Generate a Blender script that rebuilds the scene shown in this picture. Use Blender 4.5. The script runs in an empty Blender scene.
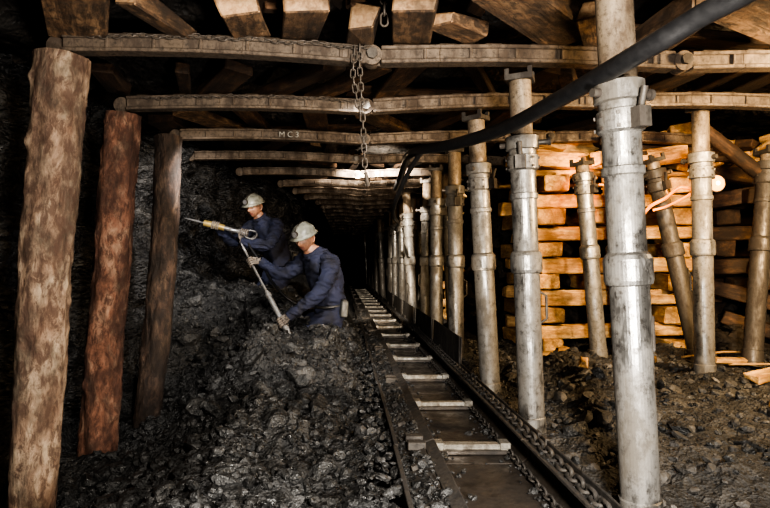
import bpy, math, random, time
import numpy as np
from mathutils import Vector, Matrix, Euler, Quaternion, noise
random.seed(7)
V=Vector
scene=bpy.context.scene
def link(o):
    scene.collection.objects.link(o); return o
def S(a,b,x):
    t=(x-a)/(b-a); t=max(0,min(1,t)); return t*t*(3-2*t)

# ------------------------------------------------------------- materials
def newmat(name):
    m=bpy.data.materials.new(name); m.use_nodes=True
    nt=m.node_tree; b=nt.nodes['Principled BSDF']
    return m,nt,b
def nd(nt,t,**k):
    n=nt.nodes.new(t)
    for a,v in k.items():
        if a in n.inputs.keys(): n.inputs[a].default_value=v
        else: setattr(n,a,v)
    return n
def ramp(nt,stops):
    r=nt.nodes.new('ShaderNodeValToRGB'); e=r.color_ramp.elements
    e[0].position=stops[0][0]; e[0].color=(*stops[0][1],1)
    e[1].position=stops[-1][0]; e[1].color=(*stops[-1][1],1)
    for p,c in stops[1:-1]:
        x=e.new(p); x.color=(*c,1)
    return r
def mix(nt,a,b,f,mode='MIX'):
    n=nt.nodes.new('ShaderNodeMix'); n.data_type='RGBA'; n.blend_type=mode
    L=nt.links
    for sock,v in ((n.inputs[0],f),(n.inputs[6],a),(n.inputs[7],b)):
        if hasattr(v,'links'): L.new(v,sock)
        elif isinstance(v,(int,float)): sock.default_value=v
        else: sock.default_value=(*v,1)
    return n.outputs[2]
def mat_wood(name,c1,c2,c3,rough=.75,along=1.2,across=14,bump=.5,vary=.5,patch=3.0,dirt=.35,mottle=0,mc=(.05,.04,.035)):
    m,nt,b=newmat(name); L=nt.links
    at=nd(nt,'ShaderNodeAttribute',attribute_name='grain')
    mp=nd(nt,'ShaderNodeMapping'); mp.inputs['Scale'].default_value=(across,across,along)
    L.new(at.outputs['Vector'],mp.inputs['Vector'])
    n1=nd(nt,'ShaderNodeTexNoise',Scale=2.0,Detail=8.0,Roughness=.65,Distortion=.6); L.new(mp.outputs[0],n1.inputs['Vector'])
    r=ramp(nt,[(.3,c1),(.5,c2),(.72,c3)]); L.new(n1.outputs['Fac'],r.inputs[0])
    mp2=nd(nt,'ShaderNodeMapping'); mp2.inputs['Scale'].default_value=(patch*2,patch*2,patch)
    L.new(at.outputs['Vector'],mp2.inputs['Vector'])
    n2=nd(nt,'ShaderNodeTexNoise',Scale=1.0,Detail=6.0,Roughness=.7); L.new(mp2.outputs[0],n2.inputs['Vector'])
    r2=ramp(nt,[(.40,(dirt,dirt,dirt)),(.58,(1,1,1))]); L.new(n2.outputs['Fac'],r2.inputs[0])
    c=mix(nt,r.outputs[0],r2.outputs[0],1.0,'MULTIPLY')
    g=nd(nt,'ShaderNodeNewGeometry')
    mr=nd(nt,'ShaderNodeMapRange'); mr.inputs[3].default_value=1-vary; mr.inputs[4].default_value=1.1
    L.new(g.outputs['Random Per Island'],mr.inputs[0])
    vv=nt.nodes.new('ShaderNodeCombineColor')
    for i in range(3): L.new(mr.outputs[0],vv.inputs[i])
    c=mix(nt,c,vv.outputs[0],1.0,'MULTIPLY')
    hgt=n1.outputs['Fac']
    if mottle:
        mp3=nd(nt,'ShaderNodeMapping'); mp3.inputs['Scale'].default_value=(1,1,.5)
        L.new(at.outputs['Vector'],mp3.inputs['Vector'])
        n3=nd(nt,'ShaderNodeTexNoise',Scale=22.0,Detail=9.0,Roughness=.75,Distortion=.4); L.new(mp3.outputs[0],n3.inputs['Vector'])
        r3=ramp(nt,[(.46,(0,0,0)),(.57,(mottle,)*3)]); L.new(n3.outputs['Fac'],r3.inputs[0])
        c=mix(nt,c,mc,r3.outputs[0])
        ad=nd(nt,'ShaderNodeMath',operation='SUBTRACT'); L.new(n1.outputs['Fac'],ad.inputs[0]); L.new(n3.outputs['Fac'],ad.inputs[1]); hgt=ad.outputs[0]
    L.new(c,b.inputs['Base Color']); b.inputs['Roughness'].default_value=rough
    bp=nd(nt,'ShaderNodeBump',Strength=bump,Distance=.02); L.new(hgt,bp.inputs['Height']); L.new(bp.outputs[0],b.inputs['Normal'])
    return m
def mat_rock(name,c1,c2,c3,rough=(.35,.8),scale=9,bump=.9,dist=.05,stretch=(1,1,1)):
    m,nt,b=newmat(name); L=nt.links
    tc=nd(nt,'ShaderNodeTexCoord'); mp=nd(nt,'ShaderNodeMapping'); mp.inputs['Scale'].default_value=stretch
    L.new(tc.outputs['Object'],mp.inputs['Vector'])
    n1=nd(nt,'ShaderNodeTexNoise',Scale=scale*.35,Detail=10.0,Roughness=.7); L.new(mp.outputs[0],n1.inputs['Vector'])
    v1=nd(nt,'ShaderNodeTexVoronoi',Scale=scale*1.6); L.new(mp.outputs[0],v1.inputs['Vector'])
    v2=nd(nt,'ShaderNodeTexVoronoi',Scale=scale*5.0); L.new(mp.outputs[0],v2.inputs['Vector'])
    r=ramp(nt,[(.35,c1),(.52,c2),(.72,c3)]); L.new(n1.outputs['Fac'],r.inputs[0])
    bw=nd(nt,'ShaderNodeRGBToBW'); L.new(v2.outputs['Color'],bw.inputs[0])
    mr=nd(nt,'ShaderNodeMapRange'); mr.inputs[3].default_value=.5; mr.inputs[4].default_value=1.5; L.new(bw.outputs[0],mr.inputs[0])
    cc=nt.nodes.new('ShaderNodeCombineColor')
    for i in range(3): L.new(mr.outputs[0],cc.inputs[i])
    L.new(mix(nt,r.outputs[0],cc.outputs[0],1.0,'MULTIPLY'),b.inputs['Base Color'])
    rr=nd(nt,'ShaderNodeMapRange'); rr.inputs[1].default_value=.1; rr.inputs[2].default_value=.7; rr.inputs[3].default_value=rough[0]; rr.inputs[4].default_value=rough[1]
    L.new(bw.outputs[0],rr.inputs[0]); L.new(rr.outputs[0],b.inputs['Roughness'])
    a1=nd(nt,'ShaderNodeMath',operation='MULTIPLY_ADD'); a1.inputs[1].default_value=.6
    L.new(v1.outputs['Distance'],a1.inputs[0]); L.new(n1.outputs['Fac'],a1.inputs[2])
    a2=nd(nt,'ShaderNodeMath',operation='MULTIPLY_ADD'); a2.inputs[1].default_value=.3
    L.new(v2.outputs['Distance'],a2.inputs[0]); L.new(a1.outputs[0],a2.inputs[2])
    bp=nd(nt,'ShaderNodeBump',Strength=bump,Distance=dist); L.new(a2.outputs[0],bp.inputs['Height']); L.new(bp.outputs[0],b.inputs['Normal'])
    return m
def mat_metal(name,c1,c2,rust=.5,rough=.4,metal=.8,scale=14,bump=.15,c3=None,speck=0):
    m,nt,b=newmat(name); L=nt.links
    tc=nd(nt,'ShaderNodeTexCoord'); mp=nd(nt,'ShaderNodeMapping'); mp.inputs['Scale'].default_value=(1,1,.45)
    oi=nd(nt,'ShaderNodeObjectInfo'); va=nd(nt,'ShaderNodeVectorMath',operation='ADD'); L.new(tc.outputs['Object'],va.inputs[0]); L.new(oi.outputs['Location'],va.inputs[1])
    L.new(va.outputs[0],mp.inputs['Vector'])
    n1=nd(nt,'ShaderNodeTexNoise',Scale=float(scale),Detail=9.0,Roughness=.72); L.new(mp.outputs[0],n1.inputs['Vector'])
    r=ramp(nt,[(rust-.09,(0,0,0)),(rust+.1,(1,1,1))]); L.new(n1.outputs['Fac'],r.inputs[0])
    c=mix(nt,c2,c1,r.outputs[0])
    if speck:
        n3=nd(nt,'ShaderNodeTexNoise',Scale=scale*5.0,Detail=6.0,Roughness=.8); L.new(va.outputs[0],n3.inputs['Vector'])
        r3=ramp(nt,[(.5,(0,0,0)),(.66,(speck,)*3)]); L.new(n3.outputs['Fac'],r3.inputs[0])
        c=mix(nt,c,c3 or c2,r3.outputs[0])
    L.new(c,b.inputs['Base Color'])
    mr=nd(nt,'ShaderNodeMapRange'); mr.inputs[3].default_value=min(1,rough+.4); mr.inputs[4].default_value=rough; L.new(r.outputs[0],mr.inputs[0]); L.new(mr.outputs[0],b.inputs['Roughness'])
    m2=nd(nt,'ShaderNodeMath',operation='MULTIPLY'); m2.inputs[1].default_value=metal; L.new(r.outputs[0],m2.inputs[0]); L.new(m2.outputs[0],b.inputs['Metallic'])
    bp=nd(nt,'ShaderNodeBump',Strength=bump,Distance=.01); L.new(n1.outputs['Fac'],bp.inputs['Height']); L.new(bp.outputs[0],b.inputs['Normal'])
    return m
def mat_simple(name,c,rough=.6,metal=0,c2=None,scale=20,emit=None,bump=0):
    m,nt,b=newmat(name); L=nt.links
    tc=nd(nt,'ShaderNodeTexCoord')
    n1=nd(nt,'ShaderNodeTexNoise',Scale=float(scale),Detail=6.0,Roughness=.65); L.new(tc.outputs['Object'],n1.inputs['Vector'])
    c2=c2 or tuple(x*.6 for x in c)
    r=ramp(nt,[(.38,c2),(.6,c)]); L.new(n1.outputs['Fac'],r.inputs[0]); L.new(r.outputs[0],b.inputs['Base Color'])
    b.inputs['Roughness'].default_value=rough; b.inputs['Metallic'].default_value=metal
    if bump:
        bp=nd(nt,'ShaderNodeBump',Strength=bump,Distance=.01); L.new(n1.outputs['Fac'],bp.inputs['Height']); L.new(bp.outputs[0],b.inputs['Normal'])
    if emit:
        b.inputs['Emission Color'].default_value=(*emit[0],1); b.inputs['Emission Strength'].default_value=emit[1]
    return m

M_coal=mat_rock('coal',(.005,.005,.0055),(.015,.015,.0155),(.05,.049,.048),rough=(.32,.85),scale=13)
M_coalface=mat_rock('coal_face',(.009,.009,.010),(.030,.030,.031),(.10,.098,.096),rough=(.2,.6),scale=6,stretch=(1,1,2.0),dist=.10)
M_floor=mat_rock('mine_floor',(.011,.0105,.010),(.034,.032,.030),(.085,.079,.072),rough=(.5,.9),scale=14)
M_lump=mat_rock('coal_lump',(.008,.008,.008),(.021,.021,.021),(.068,.066,.065),rough=(.25,.75),scale=20,bump=.7,dist=.02)
M_rub=mat_rock('rubble_stone',(.02,.019,.018),(.05,.046,.042),(.12,.11,.10),rough=(.5,.9),scale=16,bump=.6,dist=.02)
M_roof=mat_rock('roof_rock',(.007,.006,.005),(.02,.016,.013),(.055,.042,.032),rough=(.5,.9),scale=6,dist=.06)
M_gob=mat_rock('gob_rock',(.007,.005,.004),(.022,.016,.011),(.06,.044,.030),rough=(.6,.9),scale=5,dist=.08)
M_log1=mat_wood('stripped_log',(.09,.042,.025),(.25,.17,.115),(.42,.33,.235),across=5,along=2.2,patch=2.6,dirt=.28,vary=.0,bump=1.0,mottle=.85,mc=(.065,.034,.022))
M_log2=mat_wood('bark_red_log',(.06,.024,.014),(.18,.082,.050),(.31,.205,.14),across=5,along=3,patch=3.4,dirt=.26,vary=.0,bump=1.0,mottle=.88,mc=(.05,.020,.012))
M_log3=mat_wood('dark_log',(.025,.015,.011),(.07,.042,.029),(.15,.10,.066),across=6,along=2,patch=3.0,dirt=.3,vary=.0,bump=1.0,mottle=.85,mc=(.018,.012,.009))
M_cut=mat_wood('cut_wood_end',(.22,.12,.06),(.38,.23,.12),(.5,.34,.19),across=20,along=20,vary=.4,bump=.2)
M_beam=mat_wood('crib_timber',(.40,.19,.06),(.78,.46,.17),(.95,.68,.32),across=14,along=1.5,patch=2.5,dirt=.28,vary=.5,bump=.5,mottle=.55,mc=(.22,.11,.04))
M_old=mat_wood('old_timber',(.035,.017,.008),(.10,.05,.024),(.20,.11,.055),across=14,along=1.5,vary=.7,dirt=.25,bump=.5,mottle=.7,mc=(.02,.012,.007))
M_lag=mat_wood('lagging_timber',(.075,.037,.018),(.20,.115,.06),(.36,.225,.125),across=12,along=1.5,vary=.6,dirt=.2,bump=.7,mottle=.8,mc=(.03,.019,.012))
M_steel=mat_metal('prop_steel',(.27,.26,.245),(.085,.075,.062),rust=.49,rough=.33,metal=.9,scale=6,c3=(.05,.043,.036),speck=.9,bump=.4)
M_pist=mat_metal('prop_piston_dusty',(.26,.205,.145),(.085,.058,.036),rust=.49,rough=.5,metal=.45,scale=9,c3=(.045,.031,.02),speck=.9,bump=.4)
M_dksteel=mat_metal('dark_steel',(.11,.098,.085),(.03,.023,.018),rust=.5,rough=.42,metal=.7,scale=12,speck=.5)
M_bar=mat_metal('roof_bar_rust',(.15,.115,.085),(.05,.035,.025),rust=.5,rough=.46,metal=.45,scale=9,bump=.5,c3=(.020,.015,.011),speck=.9)
M_conv=mat_metal('conveyor_pan',(.075,.064,.055),(.02,.016,.013),rust=.48,rough=.30,metal=.6,scale=5,bump=.3,c3=(.010,.009,.008),speck=.85)
M_flight=mat_metal('flight_bar_steel',(.25,.235,.205),(.07,.06,.048),rust=.45,rough=.42,metal=.5,scale=16,c3=(.035,.03,.025),speck=.8)
M_rim=mat_metal('conveyor_rim',(.07,.062,.054),(.02,.017,.015),rust=.5,rough=.5,metal=.35,scale=10,bump=.8,c3=(.010,.009,.008),speck=.9)
M_chain=mat_metal('chain_steel',(.13,.11,.095),(.05,.04,.03),rust=.5,rough=.45,metal=.6,scale=30)
M_hose=mat_simple('rubber_hose',(.017,.017,.018),rough=.42,scale=30,bump=.15,c2=(.010,.010,.011))
M_over=mat_simple('navy_overalls',(.014,.018,.044),rough=.85,c2=(.007,.008,.017),scale=7,bump=.8)
M_skin=mat_simple('dusty_skin',(.32,.165,.105),rough=.5,c2=(.14,.075,.05),scale=16)
M_glove=mat_simple('work_glove',(.18,.155,.135),rough=.85,c2=(.075,.065,.06),scale=40,bump=.2)
M_helm=mat_simple('helmet_shell',(.22,.22,.185),rough=.38,c2=(.095,.095,.08),scale=14)
M_boot=mat_simple('rubber_boot',(.02,.02,.02),rough=.5)
M_hair=mat_simple('dark_hair',(.03,.02,.014),rough=.7,scale=60)
M_eye=mat_simple('eye_white',(.45,.43,.4),rough=.3,c2=(.36,.34,.32))
M_lip=mat_simple('lips',(.20,.08,.065),rough=.5)
M_brass=mat_simple('brass_body',(.60,.45,.18),rough=.35,metal=.6,c2=(.36,.26,.11))
M_tool=mat_metal('tool_steel',(.28,.28,.29),(.09,.085,.08),rust=.47,rough=.3,metal=.85,scale=30,speck=.5)
M_batt=mat_metal('battery_case',(.14,.14,.14),(.05,.05,.045),rust=.5,rough=.4,metal=.4,scale=30)
M_bulb=mat_simple('lamp_glass_glowing',(.9,.3,.05),emit=((1,.42,.05),3.2))
M_core=mat_simple('lamp_filament_glowing',(1,.7,.3),emit=((1,.6,.2),14))
M_streak=mat_simple('light_streak',(.9,.30,.03),rough=.4,c2=(.7,.2,.02),emit=((1,.26,.015),.55))  # self-glowing colour standing in for orange light streaks
M_chalk=mat_simple('chalk_mark',(.38,.37,.34),rough=.9)

# ------------------------------------------------------------- mesh builder
class MB:
    def __init__(s): s.v=[];s.f=[];s.m=[];s.s=[];s.g=[]
    def add(s,vs,fs,mat=0,smooth=False,grain=None):
        o=len(s.v); s.v+=[tuple(x) for x in vs]; s.g+=[tuple(x) for x in (grain or vs)]
        for i,f in enumerate(fs):
            s.f.append(tuple(o+k for k in f)); s.m.append(mat if isinstance(mat,int) else mat[i]); s.s.append(smooth)
    def tube(s,pts,rad,seg=14,mat=0,smooth=True,capmat=None,rf=None,caps=True):
        pts=[V(p) for p in pts]; n=len(pts)
        if isinstance(rad,(int,float)): rad=[rad]*n
        go=V((random.random()*9,random.random()*9,random.random()*9))
        vs=[];gs=[];u=None;Lg=0
        for i,p in enumerate(pts):
            a=pts[max(0,i-1)];b=pts[min(n-1,i+1)]
            if (b-a).length<1e-9: t=V((0,0,1)) if i==0 else t
            else: t=(b-a).normalized()
            if u is None:
                u=t.orthogonal().normalized()
            else:
                u=(u-t*u.dot(t)); u=u.normalized() if u.length>1e-6 else t.orthogonal().normalized()
            w=t.cross(u)
            if i: Lg+=(pts[i]-pts[i-1]).length
            for k in range(seg):
                an=2*math.pi*k/seg; r=rad[i]
                if rf: r*=rf(Lg,an)
                vs.append(p+(u*math.cos(an)+w*math.sin(an))*r)
                gs.append(go+V((r*math.cos(an),r*math.sin(an),Lg)))
        fs=[]
        for i in range(n-1):
            for k in range(seg):
                fs.append((i*seg+k,i*seg+(k+1)%seg,(i+1)*seg+(k+1)%seg,(i+1)*seg+k))
        s.add(vs,fs,mat,smooth,gs)
        if caps:
            cm=mat if capmat is None else capmat
            s.add(vs[:seg],[tuple(reversed(range(seg)))],cm,False,gs[:seg])
            s.add(vs[-seg:],[tuple(range(seg))],cm,False,gs[-seg:])
    def box(s,c,size,rot=None,mat=0,jit=0,capmat=None):
        c=V(c); R=rot if isinstance(rot,Matrix) else (Euler(rot).to_matrix() if rot else Matrix.Identity(3))
        go=V((random.random()*9,random.random()*9,random.random()*9))
        ax=max(range(3),key=lambda i:size[i]); o=[i for i in range(3) if i!=ax]
        vs=[];gs=[]
        for x in(-1,1):
            for y in(-1,1):
                for z in(-1,1):
                    p=V((x*size[0]/2+random.uniform(-jit,jit),y*size[1]/2+random.uniform(-jit,jit),z*size[2]/2+random.uniform(-jit,jit)))
                    gs.append(go+V((p[o[0]],p[o[1]],p[ax]))); vs.append(c+R@p)
        fs=[(0,1,3,2),(4,6,7,5),(0,4,5,1),(2,3,7,6),(0,2,6,4),(1,5,7,3)]
        mats=[mat]*6
        if capmat is not None:
            a={0:(0,1),1:(2,3),2:(4,5)}[ax]
            for k in a: mats[k]=capmat
        s.add(vs,fs,mats,False,gs)
    def chain(s,pts,L=.06,w=.018,r=.007,mat=0,seg=10,rs=5):
        pts=[V(p) for p in pts]
        d=[0]
        for a,b in zip(pts,pts[1:]): d.append(d[-1]+(b-a).length)
        def at(t):
            for i in range(len(pts)-1):
                if t<=d[i+1]:
                    k=(t-d[i])/max(1e-9,d[i+1]-d[i]); return pts[i].lerp(pts[i+1],k)
            return pts[-1]
        pitch=L-2*r*1.1; t=L/2;i=0
        while t<d[-1]:
            p=at(t); q=at(min(d[-1],t+.01)); tg=(q-at(t-.01)).normalized()
            u=tg.orthogonal().normalized(); u=Quaternion(tg,(math.pi/4 if i%2 else -math.pi/4))@u; w2=tg.cross(u)
            vs=[];fs=[]
            for a in range(seg):
                an=2*math.pi*a/seg; ca,sa=math.cos(an),math.sin(an)
                e=p+tg*((L/2-w)*(1 if ca>0 else -1)*(1 if abs(ca)>.01 else 0))+(tg*ca+u*sa)*w
                nn=(tg*ca+u*sa)
                for b in range(rs):
                    bn=2*math.pi*b/rs; vs.append(e+(nn*math.cos(bn)+w2*math.sin(bn))*r)
            for a in range(seg):
                for b in range(rs):
                    fs.append((a*rs+b,a*rs+(b+1)%rs,((a+1)%seg)*rs+(b+1)%rs,((a+1)%seg)*rs+b))
            s.add(vs,fs,mat,True); t+=pitch;i+=1
    def mesh(s,name,mats):
        me=bpy.data.meshes.new(name); me.from_pydata(s.v,[],s.f)
        for m in mats: me.materials.append(m)
        me.polygons.foreach_set('material_index',s.m); me.polygons.foreach_set('use_smooth',s.s)
        a=me.attributes.new('grain','FLOAT_VECTOR','POINT'); a.data.foreach_set('vector',[c for g in s.g for c in g])
        me.update(); return me
    def obj(s,name,mats,bevel=0,parent=None):
        o=bpy.data.objects.new(name,s.mesh(name,mats)); link(o)
        if bevel:
            b=o.modifiers.new('bevel','BEVEL'); b.width=bevel; b.segments=1; b.limit_method='ANGLE'; b.angle_limit=math.radians(50)
        if parent: o.parent=parent
        return o
import bmesh
def ico(n):
    _b=bmesh.new(); bmesh.ops.create_icosphere(_b,subdivisions=n,radius=1); _b.verts.ensure_lookup_table()
    r=(np.array([tuple(v.co) for v in _b.verts]),np.array([tuple(v.index for v in f.verts) for f in _b.faces])); _b.free(); return r
ICO_V,ICO_F=ico(2); ICO1_V,ICO1_F=ico(1)
rng=np.random.default_rng(4)
def templates(Vb,n,angular):
    out=[]
    for i in range(n):
        p=Vb.copy()
        for k in range(angular):
            d=rng.normal(size=3); d/=np.linalg.norm(d); h=rng.uniform(.45,.8)
            s=p@d; p=p-np.outer(np.maximum(0,s-h),d)
        p*=np.array([rng.uniform(.8,1.35),rng.uniform(.7,1.1),rng.uniform(.55,.9)])
        out.append(p)
    return out
TB=templates(ICO_V,24,9); TS=templates(ICO1_V,24,5)
def lumps_obj(name,items,mats,parent=None,big=.022):
    vs=[];fs=[];mi=[];o=0
    for x,y,z,r,m in items:
        B=r>big; t=(TB if B else TS)[rng.integers(24)]; F=ICO_F if B else ICO1_F
        q=np.array(Euler((rng.uniform(-.5,.5),rng.uniform(-.5,.5),rng.uniform(0,6.28))).to_matrix())
        vs.append(t@q.T*r+np.array([x,y,z])); fs.append(F+o); o+=len(t); mi.append(np.full(len(F),m))
    Vv=np.concatenate(vs); Ff=np.concatenate(fs); Mi=np.concatenate(mi)
    me=bpy.data.meshes.new(name); me.from_pydata(Vv.tolist(),[],Ff.tolist())
    for m in mats: me.materials.append(m)
    me.polygons.foreach_set('material_index',Mi.astype(np.int32)); me.polygons.foreach_set('use_smooth',np.zeros(len(Ff),bool)); me.update()
    ob=link(bpy.data.objects.new(name,me))
    if parent: ob.parent=parent
    return ob

# ------------------------------------------------------------- terrain
def facex(y):
    return -2.2+.42*S(5.0,6.6,y)+.55*S(7.0,9.0,y)+.35*S(9,12,y)
def fn(x,y,f,a): return noise.noise(V((x*f,y*f,3.7)))*a
def bump2(x,y,cx_,cy_,sx,sy,h): return h*math.exp(-((x-cx_)/sx)**2-((y-cy_)/sy)**2)
def hbase(x,y):
    if x>1.0:
        return .03+.08*S(1.0,2.3,x)+.1*S(2.6,4,x)+S(1.0,1.25,x)*(bump2(x,y,1.6,4.3,.35,.6,.16)+bump2(x,y,1.45,3.2,.25,.5,.09)+bump2(x,y,2.3,3.4,.4,.35,.07))
    if x>.16: 
        return -.05+.08*S(.93,1.0,x)
    a=S(-1.5,-.45,x)
    h=-.42+.44*a
    lat=S(.22,-.12,x)
    h+=.25*S(3.3,4.6,y)*lat*S(-1.3,-.5,x)
    left=S(-.25,-1.5,x)
    h+=S(4.75,6.3,y)*(.10+1.02*left)*lat
    h+=lat*(bump2(x,y,-.62,4.35,.30,.4,.17)+bump2(x,y,-.10,4.75,.25,.35,.12)+bump2(x,y,-.45,3.3,.3,.35,.10)+bump2(x,y,-1.05,3.6,.3,.5,.10)+bump2(x,y,-1.15,5.1,.25,.4,.14))
    h-=.03*(1-S(.2,-.1,x))
    return h
def hground(x,y):
    h=hbase(x,y)
    k=.15 if .16<x<1.0 else 1
    n=fn(x,y,1.7,.12)+fn(x+5,y,4.5,.09)+fn(x,y+9,11,.045)+abs(fn(x,y,24,.035))+abs(fn(x,y,42,.016))
    return h+n*k*(1 if x<.2 else .6)
def grid(name,xs,ys,fz,mats):
    vs=[fz(x,y) for y in ys for x in xs]; nx=len(xs)
    fs=[(j*nx+i,j*nx+i+1,(j+1)*nx+i+1,(j+1)*nx+i) for j in range(len(ys)-1) for i in range(nx-1)]
    me=bpy.data.meshes.new(name); me.from_pydata(vs,[],fs)
    for m in mats: me.materials.append(m)
    me.polygons.foreach_set('use_smooth',[True]*len(fs)); me.update()
    o=link(bpy.data.objects.new(name,me)); return o
def span(a,b,st):
    n=max(1,round((b-a)/st)); return [a+(b-a)*i/n for i in range(n+1)]
ys=span(.6,7.5,.03)+span(7.6,30,.25)
xs=span(-3.2,-2.2,.1)+span(-2.15,1.05,.028)+span(1.09,2.6,.035)+span(2.65,5.2,.06)
fl=grid('floor',xs,ys,lambda x,y:(x,y,hground(x,y)),[M_coal,M_floor])
for p in fl.data.polygons:
    if p.center.x>1.0: p.material_index=1
def cell(y,z,f,g,s):
    d,p=noise.voronoi(V((y*f,z*g,s)))
    return noise.cell(p[0]*7.0+V((s,1,2))), d[1]-d[0]
def fw(u,v):
    y,z=u,v
    c1,e1=cell(y,z,1.6,2.6,0); c2,e2=cell(y,z,5,8,7)
    n=noise.noise(V((y*1.3,z*2.2,0)))*.14+c1*.14+c2*.06+noise.noise(V((y*9,z*14,5)))*.025-.05*(1-min(1,e1*6))
    return (facex(y)+n+.30*S(1.6,-.3,z)*S(4,6,y),y,z)
grid('wall_left',span(.6,12,.05)+span(12.3,30,.4),span(-.8,2.6,.05),fw,[M_coalface])
def rw(u,v):
    n=noise.noise(V((u*1.1,v*1.5,20)))*.3+noise.noise(V((u*4,v*4,25)))*.1
    return (5.0+n,u,v)
grid('wall_right',span(.6,12,.09)+span(12.3,30,.4),span(-.5,2.7,.09),rw,[M_gob])
def cw(u,v):
    c2,e2=cell(u,v,2.5,2.5,7)
    n=noise.noise(V((u*1.2,v*1.2,40)))*.06+c2*.05+noise.noise(V((u*5,v*5,45)))*.04+abs(noise.noise(V((u*11,v*11,48))))*.03
    return (u,v,2.32+n)
grid('ceiling',span(-3,5.5,.06),span(.6,9,.06)+span(9.3,30,.4),cw,[M_roof])
grid('wall_back',span(-3,5.5,.3),span(-.8,2.8,.3),lambda u,v:(u,29+noise.noise(V((u,v,3)))*.3,v),[M_gob])

it=[]
for i in range(9000):
    y=1.7+(random.random()**1.3)*5.3; x=random.uniform(-1.6,.17)
    r=.006+.036*random.random()**4
    it.append((x,y,hground(x,y)+r*.2,r,0))
for i in range(420):
    y=2.2+random.random()**1.2*4.4; x=random.uniform(-1.58,.08); r=.03+.06*random.random()**2
    it.append((x,y,hground(x,y)+r*.1,r,0))
for x,y,r in [(-.95,2.75,.12),(-.55,2.55,.09),(-.2,2.7,.10),(-.75,3.1,.10),(-.05,3.0,.08),(-1.15,3.2,.12),(-.35,3.15,.085),(-.9,3.7,.10),(-.5,3.55,.08),(-.1,3.5,.09),(-1.2,4.1,.11),(-.85,4.3,.09),(-.3,4.1,.08),(-1.35,3.6,.10),(.02,4.0,.08),(-1.3,4.9,.11),(-1.0,5.0,.09),(-1.45,5.5,.12),(-1.2,5.6,.1),(-1.5,5.9,.12),(-.95,5.8,.08)]:
    it.append((x,y,hground(x,y)+r*.1,r,0))
for i in range(900):
    y=random.uniform(1.7,9); x=random.uniform(.08,.225); r=random.uniform(.006,.034)
    it.append((x,y,.02+.08*random.random(),r,0))
lumps_obj('coal_lumps',it,[M_lump])
it=[]
for i in range(4800):
    y=1.5+random.random()**1.2*5.0; x=1.02+3.3*random.random()**1.2; r=.006+.035*random.random()**4
    it.append((x,y,hground(x,y)+r*.2,r,0 if random.random()<.5 else 1))
for i in range(200):
    y=random.uniform(2.4,5.2); x=1.15+3.0*random.random()**1.4; r=.025+.05*random.random()**2
    it.append((x,y,hground(x,y)+r*.2,r,0 if random.random()<.6 else 1))
lumps_obj('floor_rubble',it,[M_rub,M_lump])

# ------------------------------------------------------------- timber props
def log(name,b,t,rb,rt,mat,seed,knots=6,rough=1.0):
    random.seed(seed); mb=MB(); b=V(b);t=V(t);n=150
    L=(t-b).length
    bend=V((random.uniform(-.03,.03),random.uniform(-.02,.02),0))
    pts=[b.lerp(t,i/n)+bend*math.sin(math.pi*i/n) for i in range(n+1)]
    rad=[rb+(rt-rb)*i/n for i in range(n+1)]
    ks=[(random.uniform(.1,.95)*L,random.uniform(0,6.28)) for _ in range(knots)]
    def rf(l,a):
        ca,sa=math.cos(a),math.sin(a)
        r=1+noise.noise(V((ca*1.2,sa*1.2,l*1.8+seed)))*.10+noise.noise(V((ca*3,sa*3,l*7+seed)))*.07
        r+=rough*(abs(noise.noise(V((ca*5,sa*5,l*12+seed))))*.06+noise.noise(V((ca*9,sa*9,l*22+seed)))*.035)
        p=noise.noise(V((ca*2.2,sa*2.2,l*3+seed*3))); r+=rough*.04*(1 if p>.05 else (0 if p<0 else p/.05))
        for kl,ka in ks:
            da=(a-ka+math.pi)%(2*math.pi)-math.pi
            r+=.14*math.exp(-((l-kl)/.03)**2-(da/.25)**2)
        return r
    mb.tube(pts,rad,seg=56,mat=0,capmat=1,rf=rf)
    return mb.obj(name,[mat,M_cut])
log('timber_prop',(-1.62,3.1,-.42),(-1.46,3.1,2.0),.112,.130,M_log1,3,10,.9)
log('timber_prop',(-1.68,4.05,-.52),(-1.50,4.05,1.93),.116,.114,M_log2,11,14,1.3)
log('timber_prop',(-1.62,4.85,-.5),(-1.45,4.95,1.97),.106,.100,M_log3,23,8,1.2)

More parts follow.
